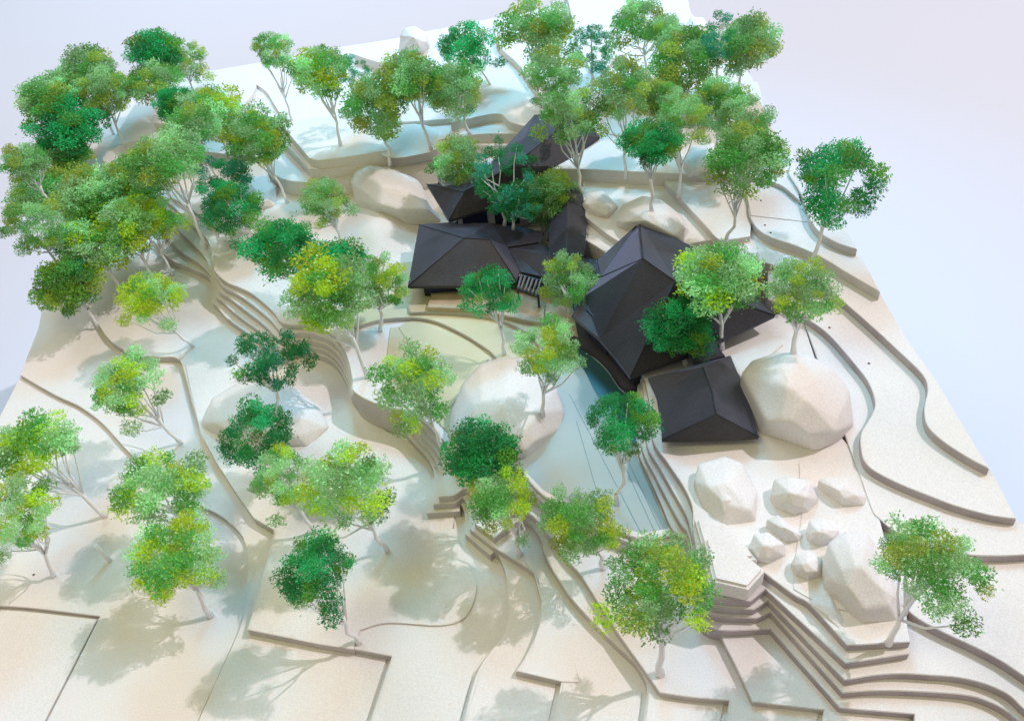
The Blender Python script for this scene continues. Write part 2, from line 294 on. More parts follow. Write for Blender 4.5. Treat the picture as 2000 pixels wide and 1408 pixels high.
boulder('boulder', 'long egg-shaped boulder at the end of the rock terrace', [(1608, 1100), (1618, 1058), (1650, 1036), (1692, 1036), (1722, 1078), (1742, 1128), (1763, 1180), (1752, 1210), (1682, 1216), (1640, 1182), (1612, 1140)],  .58, 4, jag=.05)
boulder('boulder', 'broad split boulder at the pool side of the rock terrace', [(1355, 940), (1364, 905), (1415, 889), (1450, 903), (1478, 960), (1477, 1018), (1415, 1026), (1372, 988)],  .36, 5, jag=.08)
boulder('boulder', 'rounded boulder behind the main roof with a green tree on it', [(1203, 432), (1214, 400), (1255, 381), (1292, 390), (1330, 420), (1346, 450), (1336, 472), (1280, 462)], .38, 6, bev=.003)
boulder('boulder', 'small angular white boulder beside the curved roof strip', [(1137, 400), (1150, 376), (1178, 372), (1207, 402), (1190, 426), (1150, 419)], .34, 7, bev=.0012)
boulder('boulder', 'half shaded low boulder under the dark green trees at left', [(392, 828), (415, 775), (480, 735), (560, 742), (620, 790), (642, 832), (600, 872), (450, 866)], .22, 8, jag=.04, bev=.004)
boulder('boulder', 'white egg-shaped boulder on the far back edge', [(778, 106), (781, 70), (790, 54), (810, 50), (832, 63), (839, 84), (826, 104)], .75, 9, bev=.001)
boulder('boulder', 'mauve boulder at the far back right corner', [(1337, 52), (1348, 33), (1374, 34), (1388, 58), (1366, 80), (1344, 72)], .6, 10, bev=.001)
boulder('boulder', 'pale block among the trees at the back of the right hill', [(1330, 318), (1350, 285), (1395, 278), (1402, 330), (1345, 344)], .40, 11, bev=.001)
boulder('boulder', 'small smooth white boulder left of the big round-topped one', [(470, 392), (482, 350), (510, 342), (540, 362), (538, 402), (500, 412)], .35, 13, bev=.003)
blk = thing('rock_block', 'angular flat-topped rock block on top of the stepped board stack', 'rock', at(1430, 1100, .1255))
def block_part(px, z):
    bm = prism([at(x, y, z) for x, y in px], z, .122, .0028, 2); hitreg(bm); bm.transform(Matrix.Translation(-blk.location)); bm_obj('slab', bm, M['rock'], blk)
block_part([(1357, 1010), (1416, 1019), (1440, 1046), (1480, 1090), (1380, 1090)], .137)
block_part([(1375, 1048), (1418, 1048), (1494, 1112), (1462, 1148), (1394, 1132)], .144)
boulder('stone', 'upright diamond stone leaning on the split boulder', [(1397, 958), (1420, 940), (1444, 975), (1412, 1016), (1398, 990)],  .85, 15, bev=.0008, cat='stone')
boulder('stone', 'grey eight-sided stone above the others on the rock terrace', [(1504, 968), (1512, 935), (1540, 928), (1585, 940), (1598, 975), (1580, 1000), (1552, 1006), (1515, 992)],  .5, 16, group=SM, bev=.001, cat='stone')
boulder('stone', 'flat lozenge stone at the right edge of the rock terrace', [(1598, 938), (1606, 932), (1655, 931), (1692, 970), (1688, 987), (1648, 988)],  .36, 17, group=SM, bev=.001, cat='stone')
boulder('stone', 'long narrow stone standing across the terrace seam', [(1497, 1014), (1520, 1005), (1540, 1020), (1568, 1045), (1562, 1056), (1532, 1058)],  .55, 18, group=SM, bev=.001, cat='stone')
boulder('stone', 'rounded stone beside the angular flat-topped block', [(1462, 1070), (1472, 1042), (1500, 1038), (1532, 1062), (1534, 1084), (1502, 1099), (1480, 1095)],  .62, 19, group=SM, bev=.001, cat='stone')
boulder('stone', 'pale stone touching the top of the long egg-shaped boulder', [(1574, 1040), (1580, 1016), (1608, 1010), (1640, 1035), (1634, 1055), (1605, 1065), (1582, 1058)],  .6, 20, group=SM, bev=.001, cat='stone')
boulder('stone', 'lowest small stone left of the long egg-shaped boulder', [(1545, 1100), (1555, 1082), (1580, 1076), (1606, 1090), (1607, 1125), (1578, 1134), (1552, 1120)],  .62, 21, group=SM, bev=.001, cat='stone')
boulder('stone', 'wedge stone on the lip of the steps below the egg-shaped boulder', [(1578, 1176), (1600, 1160), (1622, 1160), (1640, 1185), (1656, 1225), (1656, 1258), (1610, 1206)],  .45, 22, bev=.001, cat='stone')
def mound(label, cpx, rx, ry, h, seed):
    g = ground(*cpx); s = depth(g) / F
    bm = bmesh.new(); n, m_ = 40, 10; rings = []
    for j in range(m_ + 1):
        t = j / m_; ring = []
        for i in range(n):
            a = 2 * math.pi * i / n; rr = t * (1 + .18 * noise.noise(Vector((math.cos(a) * 1.3 + seed, math.sin(a) * 1.3, 0))))
            x = g.x + rx * s * rr * math.cos(a); y = g.y + ry * s * rr * math.sin(a)
            z = g.z - .003 + h * (math.cos(math.pi * t) * .5 + .5) + .0025 * noise.noise(Vector((x * 25, y * 25, seed)))
            ring.append(bm.verts.new((x, y, z)))
        rings.append(ring)
    for a, b in zip(rings, rings[1:]):
        for i in range(n): bm.faces.new((a[i], b[i], b[(i + 1) % n], a[(i + 1) % n]))
    bm.faces.new(rings[0]); bmesh.ops.recalc_face_normals(bm, faces=bm.faces[:])
    for f in bm.faces: f.smooth = True
    hitreg(bm); o = bm_obj('mound', bm, M['board'], terrain); return o
mound('', (735, 455), 105, 130, .030, 1)
mound('', (800, 268), 75, 70, .022, 3)
BVH = bvh()

# ------------------------------------------------------------------ pool
pool = thing('pool', 'still blue-green pool curving between the main roof and the huge pale boulder', 'pool', at(1150, 880, .08))
def poly_part(name, px, z, zb, m, parent, bev=0, sm=True, hit=False):
    pts = smooth(px) if sm else [Vector(p[:2]) for p in px]
    bm = prism([at(p.x, p.y, z) for p in pts], z, zb, bev)
    bmesh.ops.triangulate(bm, faces=[f for f in bm.faces if len(f.verts) > 4])
    if hit: hitreg(bm)
    bm.transform(Matrix.Translation(-parent.location)) if parent else None
    return bm_obj(name, bm, M[m], parent)
poly_part('water', [(1095, 650), (1150, 690), (1185, 722), (1215, 762), (1250, 770), (1300, 760), (1300, 860), (1243, 880), (1262, 932), (1285, 988), (1303, 1036), (1250, 1044), (1182, 1018), (1112, 990), (1055, 956), (1024, 922), (960, 880), (1000, 760), (1040, 690)], .0862, .08, 'water', pool, 0, True, True)
poly_part('shaded_water', [(1095, 652), (1150, 692), (1185, 724), (1215, 764), (1250, 772), (1300, 760), (1300, 850, C), (1243, 872), (1205, 812), (1165, 768), (1140, 722), (1110, 690)], .0868, .081, 'water_shade', pool, 0, True, True)  # same pool surface, coloured dark for the shade beside the deck
for a, b in (((1112, 770), (1252, 1040)), ((1126, 823), (1182, 1015)), ((1165, 770), (1290, 1034)), ((1215, 900), (1278, 1036))):
    p, q = at(*a, .0864), at(*b, .0864); d = (q - p).normalized(); nn = Vector((-d.y, d.x, 0)) * .0003
    bm = prism([p + nn, p - nn, q - nn, q + nn], .0866, .0858, 0); bm.transform(Matrix.Translation(-pool.location)); bm_obj('lane_line', bm, M['line'], pool)

# ------------------------------------------------------------------ buildings
def roof(parent, V, faces, thick=.0045, name='roof'):
    """V: name -> (px, py, z). Top faces plus a fascia of real thickness."""
    keys = list(V); P = [at(*V[k]) for k in keys]; ix = {k: i for i, k in enumerate(keys)}
    bm = bmesh.new(); tv = [bm.verts.new(p) for p in P]
    for f in faces: bm.faces.new([tv[ix[k]] for k in f])
    bmesh.ops.triangulate(bm, faces=[f for f in bm.faces if len(f.verts) > 4])
    bmesh.ops.recalc_face_normals(bm, faces=bm.faces[:])
    if sum(f.normal.z for f in bm.faces) < 0: bmesh.ops.reverse_faces(bm, faces=bm.faces[:])
    bd = [e for e in bm.edges if len(e.link_faces) == 1]
    r = bmesh.ops.extrude_face_region(bm, geom=bm.faces[:], use_keep_orig=True)
    for v in r['geom']:
        if isinstance(v, bmesh.types.BMVert): v.co.z -= thick
    bmesh.ops.recalc_face_normals(bm, faces=bm.faces[:])
    es = [e for e in bm.edges if len(e.link_faces) == 2 and e.calc_face_angle(0) > .35]
    bmesh.ops.bevel(bm, geom=es, offset=.0006, segments=1, affect='EDGES', clamp_overlap=True)
    hitreg(bm); bm.transform(Matrix.Translation(-parent.location))
    return bm_obj(name, bm, M['roof'], parent)
def cap(parent, a, b, r=.0009):
    """ridge or hip strip"""
    tube('ridge_cap', [at(*a), at(*b)], [r, r], M['wall'], parent, 5)
def tube(name, pts, rad, m, parent=None, n=6, local=True, tip=True):
    bm = bmesh.new(); rings = []; off = parent_loc(parent) if local else Vector()
    for i, p in enumerate(pts):
        d = (pts[min(i + 1, len(pts) - 1)] - pts[max(i - 1, 0)]).normalized()
        a = d.cross(Vector((.31, .95, .05))).normalized(); b = d.cross(a)
        rings.append([bm.verts.new(p - off + (a * math.cos(2 * math.pi * k / n) + b * math.sin(2 * math.pi * k / n)) * rad[i]) for k in range(n)])
    for A, B in zip(rings, rings[1:]):
        for k in range(n):
            f = bm.faces.new((A[k], B[k], B[(k + 1) % n], A[(k + 1) % n])); f.smooth = True
    bm.faces.new(rings[0]); bm.faces.new(rings[-1])
    bmesh.ops.recalc_face_normals(bm, faces=bm.faces[:])
    return bm_obj(name, bm, m, parent)
def parent_loc(o):
    v = Vector()
    while o: v += o.location; o = o.parent
    return v
def walls(parent, corners, z0, z1, m='wall', name='wall'):
    bm = prism([at(x, y, z) for x, y, z in corners], z1, z0, 0); bm.transform(Matrix.Translation(-parent.location)); return bm_obj(name, bm, M[m], parent)
def shrink(V, keys, f, dz):
    P = [at(*V[k]) for k in keys]; c = sum(P, Vector()) / len(P)
    return [Vector((c.x + (p.x - c.x) * f, c.y + (p.y - c.y) * f, 0)) for p in P]
def body(parent, V, keys, f, z0, z1, nwin=2, m='wall', wm='glass', skip=()):
    pts = shrink(V, keys, f, 0)
    bm = prism(pts, z1, z0, 0); bm.transform(Matrix.Translation(-parent.location)); wl = bm_obj('wall', bm, M[m], parent)
    n = len(pts); c = sum(pts, Vector()) / n
    for i in range(n):
        a, b = pts[i], pts[(i + 1) % n]; L_ = (b - a).length
        if L_ < .035 or i in skip: continue
        d = (b - a) / L_; nn = Vector((d.y, -d.x, 0))
        if nn.dot((a + b) / 2 - c) < 0: nn = -nn
        k = max(1, int(L_ / .04)); s = L_ / k
        for j in range(k):
            p = a + d * (s * j + .006); q = a + d * (s * (j + 1) - .006)
            bw = prism([p + nn * .0015, q + nn * .0015, q - nn * .001, p - nn * .001], z1 - .006, z0 + .008, 0)
            bw.transform(Matrix.Translation(-parent.location)); bm_obj('window', bw, M[wm], wl)
    return wl

# left pavilion
VA = dict(a1=(818, 439, 0.1220), a2=(796, 560, 0.1180), a2b=(848, 559, 0.1170), a2c=(905, 559, 0.1170), a3=(1008, 548, 0.1180), a4=(1015, 530, 0.1200), a5=(991, 482, 0.1300), a6=(1052, 472, 0.1260), a7=(1063, 454, 0.1240), a8=(1014, 443, 0.1230), a9=(961, 436, 0.1230), a10=(880, 434, 0.1220), p=(906, 465, 0.1560), q=(957, 468, 0.1560))
A = thing('pavilion', 'left dark pavilion with a faceted black hip roof above the timber deck', 'pavilion', at(900, 540, .095))
roof(A, VA, [('a1', 'p', 'a2'), ('a2', 'p', 'q', 'a3', 'a2c', 'a2b'), ('q', 'a5', 'a4', 'a3'), ('a1', 'a10', 'a9', 'a8', 'a7', 'a6', 'a5', 'q', 'p')])
for e in (('a1', 'p'), ('a2', 'p'), ('p', 'q'), ('q', 'a3')): cap(A, VA[e[0]], VA[e[1]])
body(A, VA, ['a1', 'a2', 'a3', 'a5', 'a7'], .80, .083, .122)
poly_part('deck', [(834, 600), (842, 572, C), (990, 560, C), (1064, 590, C), (1062, 632, C), (1010, 622), (960, 610), (900, 603), (834, 600)][:-1], .0955, .08, 'deck', A, .0008)
# small linking roof
VB = dict(b1=(993, 485, 0.1280), b2=(1053, 476, 0.1270), b3=(1100, 492, 0.1270), b4=(1144, 503, 0.1280), b5=(1166, 507, 0.1280), b6=(1173, 541, 0.1240), b7=(1110, 548, 0.1210), b8=(1056, 540, 0.1210), b9=(1016, 531, 0.1210), r1=(1059, 497, 0.1360), r2=(1140, 512, 0.1360))
B = thing('link_building', 'low black link roof joining the left pavilion to the main roof', 'building', at(1080, 540, .095))
roof(B, VB, [('b1', 'r1', 'b8', 'b9'), ('b1', 'b2', 'b3', 'r1'), ('b3', 'b4', 'r2', 'r1'), ('b4', 'b5', 'b6', 'r2'), ('r1', 'r2', 'b7', 'b8'), ('r2', 'b6', 'b7')])
body(B, VB, ['b1', 'b5', 'b6', 'b9'], .8, .083, .120)
poly_part('deck', [(1066, 592), (1120, 600), (1130, 660), (1064, 632)], .0950, .08, 'deck', B, .0008, False)
# curved roof strip
Cc = thing('curved_wing', 'narrow wing with a curved blue-grey roof strip running to the back', 'building', at(1110, 470, .12))
ys = [365, 385, 405, 430, 455, 480, 498]
VC = {}
for i, y in enumerate(ys):
    t = i / 6; VC[f'm{i}'] = (1104 + 4 * math.sin(t * 3.1), y, .166 - .012 * t); VC[f'r{i}'] = (1132 + 13 * math.sin(t * 2.4 + .2), y + 2, .152 - .012 * t); VC[f'l{i}'] = (1070 + 3 * t, y + 8, .142 - .008 * t)
roof(Cc, VC, [(f'm{i}', f'm{i+1}', f'r{i+1}', f'r{i}') for i in range(6)] + [(f'l{i}', f'l{i+1}', f'm{i+1}', f'm{i}') for i in range(6)])
body(Cc, VC, ['l0', 'l6', 'r6', 'r0'], .8, .1, .138)
# back building
VD = dict(d1=(833, 360, .150), d2=(877, 431, .146), d3=(960, 405, .150), d4=(1020, 378, .156), d5=(1094, 325, .168), d6=(1172, 267, .176), d7=(1143, 226, .186), d8=(1044, 224, .186), d9=(985, 290, .172), d10=(930, 352, .156), e1=(906, 375, .178), e2=(1000, 325, .196), e3=(1085, 258, .206))
D = thing('back_building', 'large dark-roofed building at the back, half hidden by trees', 'building', at(980, 380, .13))
roof(D, VD, [('d1', 'e1', 'd2'), ('d2', 'e1', 'e2', 'd4', 'd3'), ('e2', 'e3', 'd6', 'd5', 'd4'), ('e3', 'd7', 'd6'), ('d8', 'd7', 'e3'), ('d8', 'e3', 'e2', 'd9'), ('d9', 'e2', 'e1', 'd10'), ('d10', 'e1', 'd1')])
for e in (('d1', 'e1'), ('d2', 'e1'), ('e1', 'e2'), ('e2', 'e3')): cap(D, VD[e[0]], VD[e[1]])
body(D, VD, ['d1', 'd2', 'd4', 'd6', 'd8', 'd9'], .86, .09, .160, m='pale_wall')
# main building
VE = dict(e1=(1249, 434, .165), e2=(1167, 507, .158), e3=(1173, 541, .150), l1=(1140, 580, .140), l2=(1116, 616, .134), l3=(1171, 663, .134), l4=(1203, 700, .134), fc=(1231, 737, .136), g1=(1280, 718, .140), g2=(1330, 701, .144), g3=(1444, 650, .148), rc=(1514, 616, .152), k1=(1469, 568, .158), k2=(1400, 515, .162), k3=(1349, 479, .164), r=(1256, 505, .222), s=(1318, 549, .220), s2=(1400, 576, .190))
E = thing('main_building', 'largest pavilion with a tall black hipped roof beside the pool', 'building', at(1280, 680, .11))
roof(E, VE, [('e1', 'r', 'e3', 'e2'), ('e3', 'r', 's', 'fc', 'l4', 'l3', 'l2', 'l1'), ('fc', 's', 's2', 'g2', 'g1'), ('s2', 'rc', 'g3', 'g2'), ('e1', 'k3', 's', 'r'), ('k3', 'k2', 's2', 's'), ('k2', 'k1', 'rc', 's2')])
for e in (('e1', 'r'), ('e3', 'r'), ('r', 's'), ('s', 'fc'), ('s', 's2'), ('s2', 'rc')): cap(E, VE[e[0]], VE[e[1]])
body(E, VE, ['e1', 'e2', 'l2', 'fc', 'rc', 'k2'], .82, .09, .140)
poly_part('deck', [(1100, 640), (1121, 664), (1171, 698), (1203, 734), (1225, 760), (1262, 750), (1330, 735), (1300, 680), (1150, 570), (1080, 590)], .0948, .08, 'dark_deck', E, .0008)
poly_part('terrace', [(1415, 700), (1500, 640), (1530, 672), (1450, 740)], .1285, .11, 'board', E, .0008, False)
poly_part('link_roof', [(1355, 712), (1416, 694), (1392, 664), (1345, 684)], .150, .143, 'roof', E, .0006, False)
# cabin
VF = dict(f1=(1265, 737, 0.1440), b1=(1372, 709, 0.1480), f2=(1427, 694, 0.1440), r1=(1447, 742, 0.1410), r2=(1468, 800, 0.1400), f3=(1482, 853, 0.1400), m1=(1400, 857, 0.1390), f4=(1293, 859, 0.1400), l1=(1290, 820, 0.1400), l2=(1282, 775, 0.1410), p=(1372, 717, 0.1750), p2=(1391, 766, 0.1780), q=(1398, 808, 0.1780))
Fh = thing('cabin', 'small square cabin with a black hip roof in front of the big grey boulder', 'cabin', at(1380, 830, .127))
roof(Fh, VF, [('f1', 'p', 'b1'), ('b1', 'p', 'f2'), ('f2', 'p', 'p2', 'r1'), ('r1', 'p2', 'q', 'r2'), ('r2', 'q', 'f3'), ('f3', 'q', 'f4', 'm1'), ('f4', 'q', 'l1'), ('l1', 'q', 'p2', 'l2'), ('l2', 'p2', 'p', 'f1')])
for e in (('p', 'p2'), ('p2', 'q'), ('q', 'f3'), ('q', 'f4')): cap(Fh, VF[e[0]], VF[e[1]])
body(Fh, VF, ['f1', 'f2', 'f3', 'f4'], .80, .08, .140)
# pergola
Pg = thing('pergola', 'small dark slatted pergola between the left pavilion and the link roof', 'pergola', at(1030, 560, .095))
for a, b in (((1019, 536), (1012, 563)), ((1026, 538), (1018, 565)), ((1034, 541), (1025, 568)), ((1041, 543), (1032, 571)), ((1049, 545), (1040, 574)), ((1056, 547), (1047, 577))):
    p, q = at(*a, .124), at(*b, .122); d = (q - p).normalized(); nn = Vector((-d.y, d.x, 0)) * .0012
    bm = prism([p + nn, p - nn, q - nn, q + nn], .124, .120, 0); bm.transform(Matrix.Translation(-Pg.location)); bm_obj('slat', bm, M['slat'], Pg)
for a, b in (((1010, 562), (1052, 577)), ((1016, 536), (1060, 548))):
    p, q = at(*a, .1195), at(*b, .1195); d = (q - p).normalized(); nn = Vector((-d.y, d.x, 0)) * .0015
    bm = prism([p + nn, p - nn, q - nn, q + nn], .1195, .115, 0); bm.transform(Matrix.Translation(-Pg.location)); bm_obj('beam', bm, M['wall'], Pg)
for a in ((1011, 563), (1051, 577)):
    p = at(*a, .1165); bm = prism([p + Vector(v) for v in ((.0015, .0015, 0), (-.0015, .0015, 0), (-.0015, -.0015, 0), (.0015, -.0015, 0))], .115, .085, 0); bm.transform(Matrix.Translation(-Pg.location)); bm_obj('post', bm, M['wall'], Pg)
BVH = bvh()

# ------------------------------------------------------------------ trees
def clump_mesh(seed, n=300, airy=.5):
    rr = random.Random(seed); V, Fc = [], []; off = Vector((rr.uniform(0, 50), rr.uniform(0, 50), rr.uniform(0, 50))); k = 0
    while k < n:
        d = Vector((rr.gauss(0, 1), rr.gauss(0, 1), rr.gauss(0, 1))).normalized()
        lob = 1 + .60 * noise.noise(d * 1.7 + off)
        r = (rr.random() ** .36) * lob
        p = Vector((d.x * r, d.y * r, d.z * r * .72))
        if noise.noise(p * 3.1 + off) < -.05: continue
        ax = (d + Vector((rr.gauss(0, .7), rr.gauss(0, .7), rr.gauss(0, .7)))).normalized()
        sd = ax.cross(Vector((rr.gauss(0, 1), rr.gauss(0, 1), rr.gauss(0, 1)))).normalized()
        l = rr.uniform(.11, .23); wd = rr.uniform(.036, .066); bend = ax.cross(sd) * rr.uniform(-.08, .08)
        i = len(V)
        V += [p - sd * wd * .6, p + sd * wd * .6, p + ax * l * .55 + sd * wd + bend, p + ax * l * .55 - sd * wd + bend, p + ax * l + bend * .2]
        Fc += [(i, i + 1, i + 2, i + 3), (i + 3, i + 2, i + 4)]; k += 1
    return mesh_of('leaf_clump', V, Fc)
CL = [clump_mesh(100 + i, 480) for i in range(12)]
for me in CL: me.materials.append(LEAF['mid'])
PAL = dict(
    light=[('mint', 4), ('lime', 4), ('mid', 3), ('sage', 3)],
    lime=[('lime', 5), ('mint', 3), ('mid', 2)],
    mix=[('mid', 4), ('sage', 4), ('lime', 2), ('olive', 2), ('mint', 1)],
    olive=[('sage', 4), ('olive', 3), ('mid', 3), ('mint', 1)],
    dark=[('dark', 5), ('emerald', 3), ('moss', 1.5)],
    bright=[('emerald', 5), ('dark', 3), ('mid', 1), ('moss', 1)],
    teal=[('teal', 5), ('dark', 3), ('emerald', 2)],
    pine=[('dark', 5), ('teal', 3), ('moss', 1)])
def pick(pal, rr):
    t = rr.uniform(0, sum(b for a, b in pal))
    for a, b in pal:
        t -= b
        if t <= 0: return a
    return pal[0][0]
CAMH = ROT @ Vector((0, 0, -1)); CAMH.z = 0; CAMH.normalize()
NT = [0]
def tree(cx, cy, rx, ry, bx, by, pal, style, label, nm='tree', group='white-stemmed model trees'):
    NT[0] += 1; rr = random.Random(1000 + NT[0] * 17)
    g = ground(bx, by) - Vector((0, 0, .001))
    d = ray(cx, cy); t = (g - EYE).dot(CAMH) / d.dot(CAMH); c = EYE + d * t
    minh = .05
    if c.z < g.z + minh: c.z = g.z + minh
    s = depth(c) / F; RX = rx * s; sn = -d.z; cs = math.sqrt(max(.05, 1 - sn * sn))
    q = (ry * s) ** 2 - (RX * sn) ** 2
    RZ = math.sqrt(max(0, q)) / cs; RZ = min(1.15 * RX, max(.42 * RX, RZ)); RY = RX
    if RZ > 1.14 * RX or q > (1.15 * RX * cs) ** 2: RY = RX * 1.15
    if q <= (.42 * RX * cs) ** 2: RY = max(.6 * RX, ry * s / max(.3, sn) * .92)
    T = thing(nm, label, 'tree', g, group)
    # clumps
    k0 = {'full': .275, 'open': .225, 'sparse': .185, 'tier': .25}[style]
    n = {'full': 36, 'open': 34, 'sparse': 28, 'tier': 22}[style]
    pts = []; tries = 0
    while len(pts) < n and tries < 900:
        tries += 1
        if style == 'tier':
            z = rr.uniform(-1, 1); a = rr.uniform(0, 6.283); r = rr.uniform(.35, .85) * (1.05 - .3 * abs(z)); p = Vector((r * math.cos(a), r * math.sin(a), z * .95))
        else:
            v = Vector((rr.gauss(0, 1), rr.gauss(0, 1), rr.gauss(0, 1))).normalized()
            if v.z < -.2 and rr.random() < (.75 if style != 'sparse' else .3): continue
            p = v * (rr.uniform(.62, .86) if rr.random() < .85 else rr.uniform(.2, .6))
            p.z += .0
        lim = {'full': .30, 'open': .285, 'sparse': .22, 'tier': .28}[style] * (1 - tries / 1500)
        if style == 'open' and noise.noise(p * 1.6 + Vector((NT[0] * 3.7, 0, 0))) < -.13: continue
        if any((p - b).length < lim * 1.25 for b in pts): continue
        pts.append(p)
    if style in ('open', 'sparse'):
        for _ in range(2):                                  # stray low clumps on their own twigs
            a = rr.uniform(0, 6.283); pts.append(Vector((.95 * math.cos(a), .95 * math.sin(a), rr.uniform(-.9, -.3))))
    W = [Vector((c.x + p.x * RX, c.y + p.y * RY, c.z + p.z * RZ)) for p in pts]
    # trunk and branches
    hgt = c.z - g.z
    fk = g.lerp(c, .50) + Vector((rr.gauss(0, .002), rr.gauss(0, .002), 0)); fk.z = g.z + hgt * rr.uniform(.42, .58) if style != 'tier' else c.z + RZ * .75
    if style == 'tier': fk.x, fk.y = c.x, c.y
    r0 = (.0016 + .000011 * rx) * rr.uniform(.9, 1.15)
    mid = g.lerp(fk, .5) + Vector((rr.gauss(0, .0025), rr.gauss(0, .0025), 0))
    q1 = g.lerp(fk, .25) + Vector((rr.gauss(0, .001), rr.gauss(0, .001), 0)); q3 = mid.lerp(fk, .5) + Vector((rr.gauss(0, .0012), rr.gauss(0, .0012), 0))
    tr = tube('trunk', [g, q1, mid, q3, fk], [r0 * 1.5, r0 * 1.12, r0, r0 * .92, r0 * (.85 if style != 'tier' else .3)], M['trunk'], T, 7)
    order = sorted(range(len(W)), key=lambda i: rr.random())
    for j, i in enumerate(order[:11 if style != 'full' else 8]):
        e = W[i]; st = fk
        if style == 'tier':
            f = min(.95, max(.35, (e.z - g.z) / (fk.z - g.z) - .06)); st = g.lerp(fk, f) if f > .5 else mid.lerp(fk, max(0, f * 2 - 1))
        elif j > 4: st = q3
        m1 = st.lerp(e, .45) + Vector((rr.gauss(0, .003), rr.gauss(0, .003), -.10 * (e - st).length if e.z > st.z else .002))
        m2 = st.lerp(e, .75) + Vector((rr.gauss(0, .002), rr.gauss(0, .002), -.05 * (e - st).length))
        tube('branch', [st, m1, m2, e], [r0 * .66, r0 * .46, r0 * .34, r0 * .18], M['trunk'], tr, 5)
    # crown: loose sprigs around the clumps, then each clump
    V, Fc = [], []
    for p in W:
        for _ in range(14):
            o = p + Vector((rr.gauss(0, 1), rr.gauss(0, 1), rr.gauss(0, .8))) * RX * k0 * .5 - g
            ax = Vector((rr.gauss(0, 1), rr.gauss(0, 1), rr.gauss(0, 1))).normalized(); sd = ax.cross(Vector((.3, .2, 1))).normalized(); l = RX * .05
            i = len(V); V += [o - sd * l * .35, o + sd * l * .35, o + ax * l + sd * l * .3, o + ax * l - sd * l * .3]; Fc += [(i, i + 1, i + 2, i + 3)]
    P_ = PAL[pal]
    cr = link('crown', mesh_of('crown', V, Fc), LEAF[P_[0][0]], T)
    for p in W:
        o = bpy.data.objects.new('leaf_clump', CL[rr.randrange(len(CL))]); COL.objects.link(o); o.parent = cr
        o.location = p - g; k = RX * k0 * rr.uniform(.75, 1.3)
        o.scale = (k * rr.uniform(.9, 1.2), k * rr.uniform(.9, 1.2), k * rr.uniform(.8, 1.05)); o.rotation_euler = (rr.gauss(0, .3), rr.gauss(0, .3), rr.uniform(0, 6.28))
        o.material_slots[0].link = 'OBJECT'; o.material_slots[0].material = LEAF[pick(P_, rr)]
    return T
